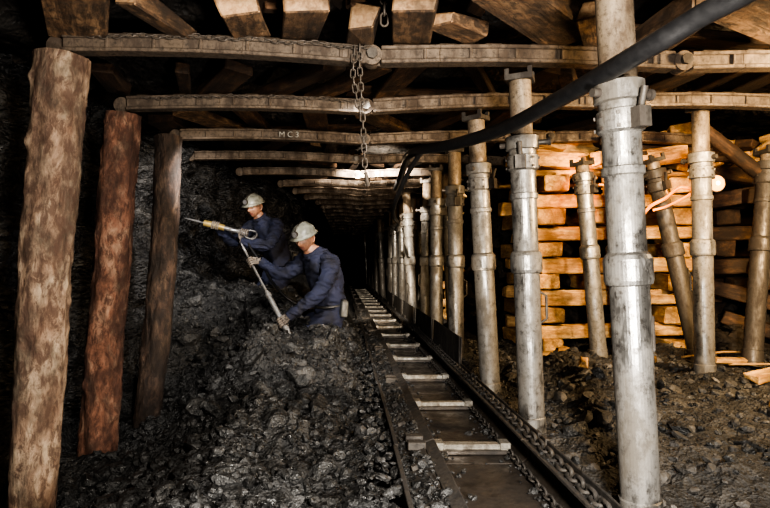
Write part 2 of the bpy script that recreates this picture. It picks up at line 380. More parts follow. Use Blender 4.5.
# ------------------------------------------------------------- hydraulic props
def prop_mesh(H,pist,body=None):
    body=body or M_steel
    mb=MB()
    prof=[(0,.078),(.03,.078),(.035,.072),(.12,.072),(.125,.067),(.88,.067),(.885,.078),(.90,.082),(.975,.082),(.99,.076),(1.0,.065),(1.27,.065),(1.275,.073),(1.30,.073),(1.305,.066),
          (1.42,.066),(1.43,.080),(1.50,.080),(1.505,.071),(1.53,.071),(1.535,.086),(1.60,.086),(1.61,.062)]
    mb.tube([(0,0,z) for z,_ in prof],[r for _,r in prof],seg=40,mat=0,smooth=False)
    mb.tube([(0,0,1.60),(0,0,H-.05)],[pist,pist],seg=40,mat=1)
    mb.box((0,0,H-.04),(.14,.14,.03),mat=2)
    for sx in(-1,1):
        for sy in(-1,1): mb.box((sx*.058,sy*.058,H-.015),(.022,.022,.04),mat=2)
    mb.box((.0,-.092,1.46),(.05,.05,.07),mat=2); mb.tube([(.0,-.10,1.5),(.0,-.12,1.56)],.012,8,2)
    mb.tube([(.08,0,1.565),(.13,0,1.565)],.014,10,2); mb.tube([(.13,0,1.565),(.145,0,1.565)],.022,10,2)
    mb.tube([(-.08,0,1.565),(-.115,0,1.565)],.016,10,2)
    mb.tube([(.066,0,.62),(.095,0,.64),(.095,0,.76),(.066,0,.78)],.007,8,2)
    for z in (1.44,1.485): 
        for a in range(8):
            an=a*math.pi/4; mb.box((.081*math.cos(an),.081*math.sin(an),z),(.012,.012,.012),(0,0,an),2)
    return mb.mesh('hydraulic_prop',[body,M_pist,M_dksteel])
PM=prop_mesh(1.95,.057)
PMbig=prop_mesh(2.0,.063)
PMshort=prop_mesh(1.72,.055)
PMdark=prop_mesh(1.72,.05,M_dksteel)
def put_prop(me,b,t,spin=0,kz=1):
    o=link(bpy.data.objects.new('hydraulic_prop',me)); b=V(b);t=V(t); d=(t-b)
    o.rotation_mode='QUATERNION'; o.rotation_quaternion=V((0,0,1)).rotation_difference(d.normalized())@Quaternion((0,0,1),spin)
    o.location=b
    if kz!=1: o.scale=(1,1,kz)
    return o
put_prop(PMbig,(1.06,2.14,-.02),(.955,2.14,1.95),.3)
put_prop(PM,(.993,3.18,.0),(.925,3.18,1.95),-.4)
put_prop(PM,(.990,4.07,.0),(.885,4.07,1.95),.9)
rowy=[5.3,6.4,7.4,8.4,9.3,10.2,11.1,12,13,14,15,16.2,17.5,19,20.5,22,24]
rowx=lambda y:.99-.012*(y-5) if y>5 else .99
for i,y in enumerate(rowy):
    x=rowx(y)+(0 if i<2 else random.uniform(0,.08)); l=(-.02,.0,.03,-.10,.05,-.02)[i%6]
    put_prop(PM,(x,y,.0),(x+l,y,1.95),i*1.3)
for i,y in enumerate([6.9,8.0,9.6,11.5,13.5,15.6,18]):
    put_prop(PM,(1.32-.01*y,y,.04),(1.28-.01*y+random.uniform(-.1,.1),y,1.98),i)
put_prop(PMshort,(2.13,5.02,.08),(1.98,5.02,1.79),.5)
put_prop(PMdark,(2.36,5.12,.08),(2.27,5.12,1.8),1.2)
put_prop(PMdark,(2.87,4.86,.12),(2.50,4.9,1.8),.2)
put_prop(PM,(2.58,4.3,.08),(2.545,4.3,2.05),2.0,1.02)
put_prop(PMdark,(3.05,4.5,.15),(3.35,4.75,1.85),.2)

# ------------------------------------------------------------- roof bars
def roof_bar(y,zs,xs4,chain=False):
    mb=MB()
    for (x0,z0),(x1,z1) in zip(list(zip(xs4,zs)),list(zip(xs4[1:],zs[1:]))):
        a=V((x0,y,z0)); b=V((x1,y,z1)); L=(b-a).length
        ang=-math.atan2(z1-z0,x1-x0); R=Euler((0,ang,0)).to_matrix()
        n=5; up=R@V((0,0,1)); d=(b-a).normalized()
        bow=.022
        def P(t): return a.lerp(b,t)+up*bow*math.sin(math.pi*t)
        for i in range(n):
            p=P(.03+.94*i/n);q=P(.03+.94*(i+1)/n); c=(p+q)/2; l=(q-p).length+.004
            aa=-math.atan2(q.z-p.z,q.x-p.x); RR=Euler((0,aa,0)).to_matrix()
            mb.box(c,(l,.056,.080),RR,0)
            mb.box(c+up*.036,(l,.09,.020),RR,0); mb.box(c-up*.036,(l,.09,.020),RR,0)
        k=int(L/.13)
        for i in range(k):
            t=.06+.88*(i+.5)/k
            if i%2: mb.box(P(t)+V((0,-.034,0)),(.016,.014,.055),R,0)
            else: mb.box(P(t)+up*.049,(.09,.07,.008),R,0)
        for e,s in((a,1),(b,-1)):
            off=.022 if s>0 else -.022
            mb.box(e+d*s*.05+V((0,off,0)),(.15,.03,.085),R,0)
            mb.tube([e+V((0,off-.02,0)),e+V((0,off+.02,0))],.052,16,0)
        mb.tube([b+V((0,-.065,0)),b+V((0,.065,0))],.022,12,1)
        mb.tube([b+V((0,-.075,0)),b+V((0,-.06,0))],.030,6,1)
    o=mb.obj('roof_bar',[M_bar,M_dksteel],bevel=.006)
    if chain:
        pts=[]; mc=MB()
        x0,x1=xs4[0]+.15,xs4[1]+.0
        for i in range(41):
            t=i/40; x=x0+(x1-x0)*t; z=zs[0]+(zs[1]-zs[0])*t+.022*math.sin(math.pi*t)
            pts.append((x,y-.052,z+.035-.012*abs(math.sin(t*math.pi*5))))
        mc.chain(pts,.042,.010,.0035,0,8,4)
        mc.obj('safety_chain',[M_chain],parent=o)
    return o
roof_bar(2.14,[2.06,2.03,2.02,2.0],[-1.52,.13,1.66,3.0])
roof_bar(3.15,[2.08,2.015,1.985,1.96],[-1.52,.14,1.76,3.2],True)
roof_bar(4.07,[2.005,1.985,2.02,2.0],[-1.52,.14,1.74,3.2],True)
b3=roof_bar(5.3,[2.055,2.01,2.03,2.0],[-1.5,.17,1.8,3.2])
roof_bar(6.4,[2.06,2.02,2.0,2.0],[-1.65,.12,1.7,3.2])
roof_bar(7.4,[2.04,2.0,2.02,2.0],[-1.3,.15,1.7,3.2])
for y in (8.4,9.3,10.2,11.1,12,13,14,15,16.2,17.5,19,20.5,22,24):
    roof_bar(y,[2.02,2.0,2.02],[facex(y)+.45,.3,1.8])
tc=bpy.data.curves.new('chalk_mark','FONT'); tc.body='M C 3'; tc.size=.07; tc.extrude=.0005; tc.materials.append(M_chalk)
to=link(bpy.data.objects.new('chalk_mark',tc)); to.location=(-.58,5.3-.0465,2.028); to.rotation_euler=(math.radians(90),.02,0); to.parent=b3

# ------------------------------------------------------------- roof lagging
random.seed(5); mb=MB()
spec=[(-1.28,.30,.10,2.17,.35,.7),(-.92,.13,.08,2.16,-.3,.5),(-.50,.20,.12,2.15,.03,.40),(-.20,.20,.12,2.145,.12,.5),(.08,.15,.13,2.13,0,.26),(.34,.20,.13,2.14,-.08,.52),(.58,.16,.08,2.13,-.9,.3),(.92,.26,.10,2.14,-.75,.75),(1.28,.2,.09,2.12,-.45,.45),(1.62,.2,.10,2.11,.1,.5),(2.02,.30,.10,2.10,-1.0,.9),(2.5,.25,.08,2.10,.5,.7)]
for x,w,h,z,r,l in spec:
    mb.box((x,3.16-l*.42,z),(w,l,h),(random.uniform(-.05,.04),random.uniform(-.12,.12),r),0,.022,capmat=1)
for i in range(40):
    mb.box((random.uniform(-1.6,2.8),random.uniform(2.4,3.1),random.uniform(2.2,2.27)),(random.uniform(.05,.14),random.uniform(.15,.4),.05),(random.uniform(-.1,.1),random.uniform(-.2,.2),random.uniform(-1.5,1.5)),2,.015)
for j,y in enumerate([3.9,5.1,6.2,7.2,8.2,9.1,10.0,11,12,13,14,15]):
    for i in range(12):
        x=-1.6+i*.40+random.uniform(-.15,.15)
        if x<facex(y)+.4 or random.random()<.15: continue
        mb.box((x,y+.2,2.135+random.uniform(0,.06)),(random.uniform(.08,.22),random.uniform(.4,1.1),.07),(random.uniform(-.05,.05),random.uniform(-.15,.15),random.uniform(-.6,.6)),2 if random.random()<.78 else 0,.014,capmat=1 if random.random()<.15 else None)
for x,y,l,r in [(-1.1,3.5,.9,.1),(1.3,3.75,1.6,-.12),(2.3,3.5,1.5,.2),(.6,4.6,1.2,.15),(-.4,5.8,1.4,-.1),(.3,5.0,1.2,.08)]:
    mb.box((x,y,2.22),(l,.16,.05),(0,0,r),2,.01)
mb.obj('roof_lagging',[M_lag,M_cut,M_old],bevel=.008)

# ------------------------------------------------------------- cribs
def crib(x0,x1,y0,y1,zb,zt,mat,seed,bs=.148,messy=.03):
    random.seed(seed); mb=MB(); z=zb;lay=0
    while z<zt-.05:
        h=bs*random.uniform(.95,1.03); h=min(h,zt-z)
        if lay%2==0:
            xsn=[x0+.12,x1-.12]+([(x0+x1)/2+random.uniform(-.15,.15)] if lay in(4,8) else [])
            for x in xsn:
                mb.box((x+random.uniform(-messy,messy),(y0+y1)/2+random.uniform(-.08,.05),z+h/2),(random.uniform(.18,.27),y1-y0+.1,h-.006),(random.uniform(-.01,.01),random.uniform(-.05,.05),random.uniform(-.06,.06)),0,.012)
        else:
            for y in (y0+.1,y1-.1):
                e=random.uniform(-.1,.1); e2=random.uniform(-.16,.1)
                mb.box(((x0+x1)/2+e/2,y+random.uniform(-messy,messy),z+h/2),(x1-x0+.12+e2,random.uniform(.14,.18),h*random.uniform(.8,1)-.004),(random.uniform(-.08,.08),random.uniform(-.018,.018),random.uniform(-.06,.06)),0,.014)
        z+=h;lay+=1
    return mb.obj('timber_crib',[mat],bevel=.010)
crib(1.74,3.14,5.42,6.5,.09,1.78,M_beam,4)
crib(1.55,2.75,8.3,9.4,.05,2.0,M_beam,9)
crib(3.45,4.35,5.7,6.7,.1,1.6,M_old,12)
crib(1.45,2.6,11.3,12.3,.05,2.0,M_old,15)
random.seed(31); mb=MB()
for x,y,z,l,r,t in [(1.95,5.5,1.86,.9,.12,.13),(2.55,5.45,1.85,1.0,-.15,.12),(3.05,5.4,1.9,.9,.1,.12),(2.2,5.6,1.99,1.2,.05,.12),(2.9,5.55,2.02,1.1,-.08,.12),(1.75,5.45,2.03,.5,.2,.1),(3.7,5.6,1.72,1.1,.15,.13),(3.8,5.5,1.88,1.0,-.1,.12)]:
    mb.box((x,y,z),(l,.15,t),(random.uniform(-.1,.1),r*.7,random.uniform(-.25,.25)),random.choice([0,0,1]),.014)
for i in range(34):
    mb.box((random.uniform(1.7,4.2),5.3+random.uniform(-.05,.4),random.uniform(1.82,2.12)),(random.uniform(.08,.2),random.uniform(.2,.5),random.uniform(.06,.12)),(random.uniform(-.3,.3),random.uniform(-.3,.3),random.uniform(-.6,.6)),random.choice([0,1,1]),.014)
for i in range(14):
    mb.box((random.uniform(3.4,4.4),random.uniform(4.95,5.5),random.uniform(.3,1.6)),(random.uniform(.6,1.1),.14,.13),(random.uniform(-.3,.3),random.uniform(-.35,.35),random.uniform(-.7,.7)),1,.014)
mb.obj('wedged_timbers',[M_beam,M_old],bevel=.008)
random.seed(77); it=[]
for i in range(420):
    it.append((random.uniform(1.5,4.4),random.uniform(6.8,8.0),random.uniform(.1,1.95),random.uniform(.1,.28),0))
for i in range(130):
    it.append((random.uniform(2.15,2.78),random.uniform(5.85,6.15),.15+random.uniform(0,1.3),random.uniform(.06,.14),0))
for i in range(170):
    y=random.uniform(5.2,6.6); it.append((random.uniform(3.3,4.5),y,.1+(1-(6.6-y)/1.4)*random.uniform(0,1.2),random.uniform(.06,.2),0))
lumps_obj('gob_rockfall',it,[M_gob])
mb=MB(); random.seed(3)
for x,y,l,w,r in [(2.78,3.95,.30,.10,.3),(2.35,3.1,.25,.08,-.6),(2.9,4.45,.5,.05,.4),(2.45,4.9,.25,.14,.9),(1.7,4.7,.12,.06,.5),(3.2,4.0,.4,.06,-.3),(2.2,4.7,.2,.05,.2),(1.55,3.9,.1,.05,1.2),(1.75,5.1,.2,.08,.1)]:
    mb.box((x,y,hground(x,y)+.05),(l,w,.05),(.1,random.uniform(-.15,.15),r),0,.012)
for x,y,l,r in [(2.9,4.6,.8,.3),(3.1,4.3,.6,-.4)]:
    z=hground(x,y)+.07; mb.tube([(x-l/2*math.cos(r),y-l/2*math.sin(r),z),(x,y,z+.02),(x+l/2*math.cos(r),y+l/2*math.sin(r),z)],.01,6,0)
mb.obj('timber_scraps',[M_beam],bevel=.005)
mb=MB()
mb.tube([(2.72,4.62,1.98),(3.3,4.75,1.62)],.055,16,0)
mb.obj('leaning_timber',[M_old])

# ------------------------------------------------------------- scraper conveyor
mb=MB(); y=1.3;pan=1.45; random.seed(8)
XL,XR=.42,.80
Y1=20
def cx(y): return -.012*max(0,y-6)
while y<Y1:
    c=y+pan/2; o=cx(c); l=pan-.012
    jx=random.uniform(-.008,.008)
    mb.box(((XL+XR)/2+o,c,.01),(XR-XL+.04,l,.014),mat=0)
    for s,xw in((-1,XL),(1,XR)):
        mb.box((xw+s*.035+o,c,.03),(.05,l,.014),(0,s*-.6,0),mat=0)
        mb.box((xw+s*.055+o,c,.07),(.014,l,.08),mat=0)
        mb.box((xw+s*.035+o,c,.115),(.055,l,.014),(0,s*.35,0),mat=2)
    mb.box((XL-.125+o+jx,c,.085),(.13,l,.02),(0,-.35,jx),2,.004)
    mb.box((XL-.19+o+jx,c,.05),(.02,l,.11),(0,0,jx),2)
    mb.box((XR+.072+o,c,.10),(.05,l,.02),mat=2)
    mb.box((XR+.099+o,c,.10),(.010,l,.10),mat=2)
    for e in (y+.04,y+pan-.06):
        mb.box((XL-.10+o,e,.12),(.08,.05,.035),mat=2); mb.box((XR+.098+o,e,.13),(.02,.06,.05),mat=2)
    for k in range(3):
        yy=y+.35+.4*k; mb.box((XL-.13+o,yy,.105),(.04,.03,.02),(0,-.35,0),2)
    y+=pan
y=2.05
while y<Y1-1:
    o=cx(y); t=random.uniform(-.05,.05)
    mb.box(((XL+XR)/2+o,y,.045),(XR-XL-.02,.052,.035),(0,0,t),1,.003); mb.box(((XL+XR)/2+o,y-.035,.03),(XR-XL-.05,.03,.02),(0,0,t),0)
    for x in (XL+.03,XR-.03): mb.box((x+o,y,.05),(.05,.075,.045),(0,0,t),1)
    y+=.86
for k in range(5):
    yy=4.65+k*1.45; mb.box((XR+.099+cx(yy+.7),yy+.7,.22),(.010,1.42,.26),(0,.03,0),2)
    mb.box((XR+.094+cx(yy+.7),yy+.05,.22),(.014,.05,.27),mat=2)
conv=mb.obj('scraper_conveyor',[M_conv,M_flight,M_rim],bevel=.003)
mb=MB()
for x in (XL+.015,XR-.015):
    mb.chain([(x,1.4,.035),(x,6,.035),(x+cx(9),9,.035)],.06,.016,.006,0,8,4)
mb.chain([(XR+.06,1.4,.125),(XR+.068,3,.13),(XR+.06,5,.125),(XR+.06,8,.125)],.075,.022,.009,0,10,5)
mb.obj('haulage_chains',[M_rim],parent=conv)
it=[]
for i in range(3600):
    y=1.6+random.random()**1.2*8; u=random.random(); q=0
    if u<.62: q=random.uniform(-.065,.06); x=XL-.125+q+cx(y); z=.085+q*.36+.014
    elif u<.78: x=XR+.06+random.uniform(-.03,.03)+cx(y); z=.118
    else:
        q=(random.choice([XL+.03,XR-.03])+random.gauss(0,.04)); x=q+cx(y); z=.024
        if not XL<q<XR: continue
    it.append((x,y,z,random.uniform(.004,.016) if random.random()<.93 else random.uniform(.02,.035),0))
lumps_obj('coal_fines',it,[M_lump],parent=conv)

# ------------------------------------------------------------- hose, chains
def smooth_path(pts,n=12):
    pts=[V(p) for p in pts]; out=[]
    P=[pts[0]*2-pts[1]]+pts+[pts[-1]*2-pts[-2]]
    for i in range(1,len(P)-2):
        for k in range(n):
            t=k/n; a,b,c,d=P[i-1:i+3]
            out.append(.5*((2*b)+(c-a)*t+(2*a-5*b+4*c-d)*t*t+(3*b-3*c+d-a)*t**3))
    out.append(pts[-1]); return out
mb=MB()
mb.tube(smooth_path([(1.30,1.25,1.93),(1.15,1.55,1.72),(1.035,1.75,1.66),(.94,1.93,1.612),(.86,2.4,1.595),(.775,3.0,1.60),(.63,3.6,1.64),(.52,4.15,1.71),(.50,4.6,1.76),(.52,5.1,1.80),(.57,5.9,1.84),(.62,6.8,1.87),(.66,7.8,1.88)]),.034,16,0)
mb.tube(smooth_path([(.53,4.1,1.70),(.48,4.35,1.62),(.42,4.6,1.48),(.40,4.9,1.38),(.46,5.6,1.35),(.62,7.0,1.38),(.75,9,1.4)]),.018,10,0)
mb.obj('hydraulic_hose',[M_hose])
mb=MB()
x=.075
mb.chain([(x,3.08,2.06),(x,3.085,1.95),(x+.015,3.085,1.7),(x+.03,3.085,1.38)],.048,.0125,.004,0)
mb.chain([(x-.025,3.09,2.05),(x-.035,3.085,1.9),(x-.015,3.085,1.78),(x+.01,3.09,1.68)],.048,.0125,.004,0)
mb.tube([(x+.03,3.085,1.40),(x+.045,3.085,1.33)],.010,8,0)
mb.obj('hanging_chain',[M_chain])
mb=MB(); mb.chain([(.19,2.9,2.30),(.19,2.9,2.1)],.065,.018,.006,0); mb.obj('hanging_chain',[M_chain])

# ------------------------------------------------------------- glowing mine lamps
def lamp(x,y,z,s=1,pw=10,aim=(-.4,1,-.2)):
    e=link(bpy.data.objects.new('mine_lamp',None)); e.location=(0,0,0)
    mb=MB()
    mb.tube([(x,y-.005,z),(x,y+.03*s,z),(x,y+.06*s,z)],[.052*s,.045*s,.02*s],20,0)
    mb.tube([(x,y+.05*s,z),(x,y+.12*s,z)],.022*s,12,0)
    mb.tube([(x,y+.05,z+.03),(x,y+.06,z+.12),(x-.03,y+.06,z+.2)],.006,6,0)
    mb.obj('housing',[M_dksteel],parent=e)
    mb=MB(); mb.tube([(x,y-.022,z),(x,y-.016,z),(x,y-.007,z)],[.022*s,.036*s,.046*s],20,0)
    mb.tube([(x,y-.028,z),(x,y-.0225,z)],[.008*s,.013*s],12,1); mb.obj('lens',[M_bulb,M_core],parent=e)
    l=bpy.data.lights.new('lamp_light','SPOT'); l.energy=pw; l.color=(1,.38,.08); l.shadow_soft_size=.02; l.spot_size=math.radians(150); l.spot_blend=.7
    o=link(bpy.data.objects.new('lamp_light',l)); o.location=(x,y+.14,z+.02); o.rotation_euler=V(aim).to_track_quat('-Z','Y').to_euler(); o.parent=e
    return e
lamp(2.86,4.62,1.54,1.3,40); lamp(2.17,4.85,1.60,.8,24,(.3,1,-.2))
mb=MB()
mb.tube(smooth_path([(2.85,4.72,1.50),(2.78,4.6,1.44),(2.66,4.5,1.45),(2.55,4.55,1.50),(2.45,4.6,1.42),(2.36,4.65,1.36),(2.32,4.75,1.24)]),.014,8,0)
mb.tube(smooth_path([(2.84,4.62,1.60),(2.70,4.52,1.55),(2.58,4.5,1.44),(2.45,4.56,1.36),(2.36,4.6,1.33)]),.010,8,0)
mb.tube(smooth_path([(2.05,4.85,1.56),(2.16,4.8,1.55),(2.25,4.8,1.60),(2.34,4.85,1.60)]),.010,8,0)
mb.obj('light_streak',[M_streak])  # curved tubes shaped as the orange light streaks near the lamps

# ------------------------------------------------------------- people
def skin_mesh(verts,edges,radii,roots,sub=2):
    me=bpy.data.meshes.new('tmp'); me.from_pydata([tuple(v) for v in verts],edges,[])
    o=link(bpy.data.objects.new('tmp',me))
    sk=o.modifiers.new('s','SKIN'); sk.use_smooth_shade=True
    for i,r in enumerate(radii):
        d=me.skin_vertices[0].data[i]; d.radius=(r if isinstance(r,tuple) else (r,r)); d.use_root=(i in roots)
    ss=o.modifiers.new('ss','SUBSURF'); ss.levels=sub; ss.render_levels=sub
    dg=bpy.context.evaluated_depsgraph_get(); dg.update()
    out=bpy.data.meshes.new_from_object(o.evaluated_get(dg))
    bpy.data.objects.remove(o); return out
def chains_mesh(chains,sub=2):
    v=[];e=[];r=[];roots=[]
    for pts,rad in chains:
        roots.append(len(v))
        for i,(p,q) in enumerate(zip(pts,rad)):
            if i: e.append((len(v)-1,len(v)))
            v.append(V(p)); r.append(q)
    return skin_mesh(v,e,r,roots,sub)
def make_hand(parent,name,grip,axis,wristdir,mat,tr=.016,flip=1):
    X=V(axis).normalized(); Y=-(V(wristdir)-X*V(wristdir).dot(X)).normalized(); Z=X.cross(Y)
    if flip<0: Z=-Z
    g=tr+.011
    ch=[]
    for i,(x,k) in enumerate([(.031,.95),(.0105,1.05),(-.0105,1.0),(-.031,.82)]):
        ch.append(([(x*.5,.0,.0),(x*.9,.04,.001),(x,.074,0)],[.013,.0125,.011]))
        cy,cz=.085,-g
        pts=[(x,.070,.002)]
        for a in (70,20,-35,-90,-90-60*k):
            an=math.radians(a); pts.append((x,cy+math.cos(an)*g*1.15,cz+math.sin(an)*g*1.15+.004*(a>0)))
        ch.append((pts,[.0105,.0098,.0094,.009,.0088,.0078]))
    ch.append(([(0,-.035,0),(0,0,0),(0,.045,-.004)],[.026,.027,.026]))
    an=[(0.018,.015,-.006),(.040,.036,-.022),(.044,.060,-g-.012),(.034,.080,-g*2-.004),(.022,.092,-g*2-.008)]
    ch.append((an,[.014,.0125,.011,.0105,.009]))
    me=chains_mesh(ch,2)
    R=Matrix((X,Y,Z)).transposed()
    org=V(grip)-R@V((0,.085,-g))
    for v in me.vertices: v.co=org+R@v.co
    if R.determinant()<0: me.flip_normals()
    me.materials.clear(); me.materials.append(mat)
    for p in me.polygons: p.use_smooth=True; p.material_index=0
    o=link(bpy.data.objects.new(name,me)); o.parent=parent
    return org
def make_head(parent,c,face,up,scale=1.0):
    f=V(face).normalized(); u=V(up); u=(u-f*u.dot(f)).normalized(); r=f.cross(u)
    R=Matrix((r,-f,u)).transposed()
    def W(p): return V(c)+R@(V(p)*scale)
    bm=bmesh.new(); bmesh.ops.create_icosphere(bm,subdivisions=5,radius=1)
    G=lambda p,q,s:math.exp(-((p[0]-q[0])/s[0])**2-((p[1]-q[1])/s[1])**2)
    for v in bm.verts:
        n=v.co.copy(); x,y,z=n.x*.080,n.y*.098,n.z*.118
        if z<0:
            t=-z/.118; x*=1-.30*t*t; 
            if y>0: y*=1-.45*t
            else: y*=1-.06*t
        if n.y<0:
            q=(x,z)
            w=min(1,-n.y*1.6)
            y-=w*(.026*G(q,(0,-.028),(.014,.016))+.012*G(q,(0,-.005),(.009,.024)))
            y+=w*.013*(G(q,(.031,.004),(.018,.012))+G(q,(-.031,.004),(.018,.012)))
            y-=w*.007*G(q,(0,.026),(.05,.010))
            y-=w*.007*(G(q,(0,-.060),(.022,.006))+G(q,(0,-.073),(.018,.006)))
            y+=w*.005*G(q,(0,-.0665),(.024,.003))
            y-=w*.010*G(q,(0,-.100),(.022,.014))
            y-=w*.004*(G(q,(.042,-.03),(.018,.018))+G(q,(-.042,-.03),(.018,.018)))
        v.co=W((x,y,z))
    me=bpy.data.meshes.new('head'); 
    Ri=R.transposed()
    for fce in bm.faces:
        p=Ri@(fce.calc_center_median()-V(c))/scale; fce.smooth=True
        if (p.y>.02 and p.z>-.05) or p.z>.06 or (p.y>-.015 and p.z>.005): fce.material_index=1
        elif p.y<-.06 and abs(p.x)<.024 and -.079<p.z<-.055: fce.material_index=2
        elif p.y<-.05 and .018<p.z<.027 and .012<abs(p.x)<.05: fce.material_index=1
    bm.to_mesh(me); bm.free()
    for m in (M_skin,M_hair,M_lip): me.materials.append(m)
    o=link(bpy.data.objects.new('head',me)); o.parent=parent
    mb=MB()
    for s in(-1,1):
        pts=[W((s*.074,.008,-.045)),W((s*.082,.016,-.03)),W((s*.086,.022,-.01)),W((s*.086,.018,.012)),W((s*.081,.006,.02)),W((s*.078,-.002,.005)),W((s*.076,.002,-.02))]
        mb.tube(smooth_path(pts,4),.007*scale,8,0); 
        mb.tube([W((s*.070,.010,-.01)),W((s*.081,.012,-.01))],[.018*scale,.013*scale],10,0)
    mb.obj('ears',[M_skin],parent=parent)
    mb=MB()
    for s in(-1,1):
        p=[W((s*.031,-.069-.011*math.sin(a),.004)) for a in (0,.3,.7,1.1,1.45)]
        mb.tube(p,[.0125*scale*math.cos(a) for a in (0,.3,.7,1.1,1.45)],12,0)
        mb.tube([W((s*.031,-.0795,.003)),W((s*.031,-.081,.003))],.0052*scale,10,1)
    mb.obj('eyes',[M_eye,M_hair],parent=parent)
    mb=MB(); n=10
    vs=[];fs=[];seg=32
    for i in range(n+1):
        t=i/n*math.pi/2
        for k in range(seg):
            a=2*math.pi*k/seg; rr=math.cos(t)
            x=.104*rr*math.sin(a); y=.124*rr*math.cos(a)+.004; z=.040+.092*math.sin(t)
            if abs(x)<.012 : z+=.006
            vs.append(W((x,y,z)))
    br=len(vs)
    for k in range(seg):
        a=2*math.pi*k/seg; pk=.020+.03*max(0,-math.cos(a))**2
        vs.append(W(((.104+pk*.8)*math.sin(a),(.124+pk)*math.cos(a)+.004,.034-.012*max(0,-math.cos(a)))))
    br2=len(vs)
    for k in range(seg):
        a=2*math.pi*k/seg; vs.append(W((.098*math.sin(a),.118*math.cos(a)+.004,.030)))
    for i in range(n):
        for k in range(seg): fs.append((i*seg+k,i*seg+(k+1)%seg,(i+1)*seg+(k+1)%seg,(i+1)*seg+k))
    for k in range(seg):
        k2=(k+1)%seg; fs.append((br+k,br+k2,k2,k)); fs.append((br2+k,br2+k2,br+k2,br+k))
    mb.add(vs,fs,0,True)
    mb.tube([W((0,-.12,.075)),W((0,-.135,.078)),W((0,-.155,.078))],[.02*scale,.026*scale,.028*scale],14,1)
    mb.tube([W((0,-.155,.078)),W((0,-.158,.078))],.024*scale,14,2)
    mb.tube(smooth_path([W((0,-.13,.10)),W((.0,-.06,.140)),W((0,.06,.13)),W((0,.13,.05)),W((.02,.14,-.08)),W((.03,.15,-.17))],6),.0045*scale,6,1)
    mb.obj('helmet',[M_helm,M_dksteel,M_tool],parent=parent)
def make_miner(J,face,up,hands,seed,glove=None):
    root=link(bpy.data.objects.new('miner',None))
    wr={}
    for side,(grip,axis,wd,flip,tr) in hands.items():
        wr[side]=make_hand(root,'hand_'+side,grip,axis,wd,glove or M_glove,tr,flip)
    names=['pelvis','waist','chest','collar','neck','headbase']
    v=[V(J[n]) for n in names]; r=[.150,.142,.162,.105,.062,.058]
    e=[(0,1),(1,2),(2,3),(3,4),(4,5)]
    boots=[]
    for s in('L','R'):
        b=len(v); sh=V(J['shoulder'+s]); el=V(J['elbow'+s]); w=wr[s]
        inner=V(J['chest']).lerp(sh,.55)+V((0,0,.05))
        v+= [inner,sh,sh.lerp(el,.5),el,el.lerp(w,.5),w]; r+=[.105,.092,.078,.068,.060,.043]
        e+= [(2,b),(b,b+1),(b+1,b+2),(b+2,b+3),(b+3,b+4),(b+4,b+5)]
    for s in('L','R'):
        b=len(v); h=V(J['hip'+s]);k=V(J['knee'+s]);a=V(J['ankle'+s]);t=V(J['toe'+s])
        v+=[h,h.lerp(k,.5),k,k.lerp(a,.45),a,t]; r+=[.112,.102,.082,.075,.058,.045]
        e+=[(0,b),(b,b+1),(b+1,b+2),(b+2,b+3),(b+3,b+4),(b+4,b+5)]
        boots.append((k.lerp(a,.55),a,t))
    me=skin_mesh(v,e,r,[0],4)
    nb=V(J['neck']);nd_=(V(J['headbase'])-V(J['collar'])).normalized()
    nrm=[vt.normal.copy() for vt in me.vertices]
    for vt,nn in zip(me.vertices,nrm):
        c=vt.co.copy(); n=noise.noise(c*8+V((seed,0,0)))*.014+(1-abs(noise.noise(V((c.x*11+c.z*6,c.y*11,c.z*24+seed)))*3))*.009+noise.noise(c*30)*.004
        if (c-nb).dot(nd_)>-.03 and (c-nb).length<.14: n=0
        vt.co=c+nn*n
    me.materials.clear()
    for m in (M_over,M_skin,M_boot): me.materials.append(m)
    for p in me.polygons:
        p.use_smooth=True; c=p.center; mi=0
        if (c-nb).dot(nd_)>-.012 and (c-nb).length<.16: mi=1
        for k,a,t in boots:
            if (c-a).length<.11 or (c-t).length<.12 or (c-k).length<.06: mi=2
        p.material_index=mi
    o=link(bpy.data.objects.new('body',me)); o.parent=root
    mb=MB()
    ring=lambda c,n,R,k=20:[V(c)+(Quaternion(V(n).normalized(),2*math.pi*i/k)@V(n).orthogonal().normalized())*R for i in range(k+1)]
    mb.tube(ring(nb-nd_*.022,nd_,.068),.018,8,0,caps=False)
    for s in('L','R'):
        w=wr[s]; el=V(J['elbow'+s]); d=(w-el).normalized()
        mb.tube([w-d*.045,w-d*.02,w+d*.004],[.046,.047,.043],16,0)
    mb.obj('collar_and_cuffs',[M_over],parent=root)
    mb=MB(); bd=(V(J['waist'])-V(J['pelvis'])).normalized(); bc=V(J['pelvis']).lerp(V(J['waist']),.55)
    mb.tube(ring(bc,bd,.150,28),.014,8,0,caps=False)
    q=V(J['battery']); mb.box(q,(.06,.07,.14),(0,.1,.3),1); mb.box(q+V((0,0,.075)),(.05,.055,.02),(0,.1,.3),0)
    mb.obj('belt_and_battery',[M_boot,M_batt],bevel=.008,parent=root)
    make_head(root,J['head'],face,up)
    return root
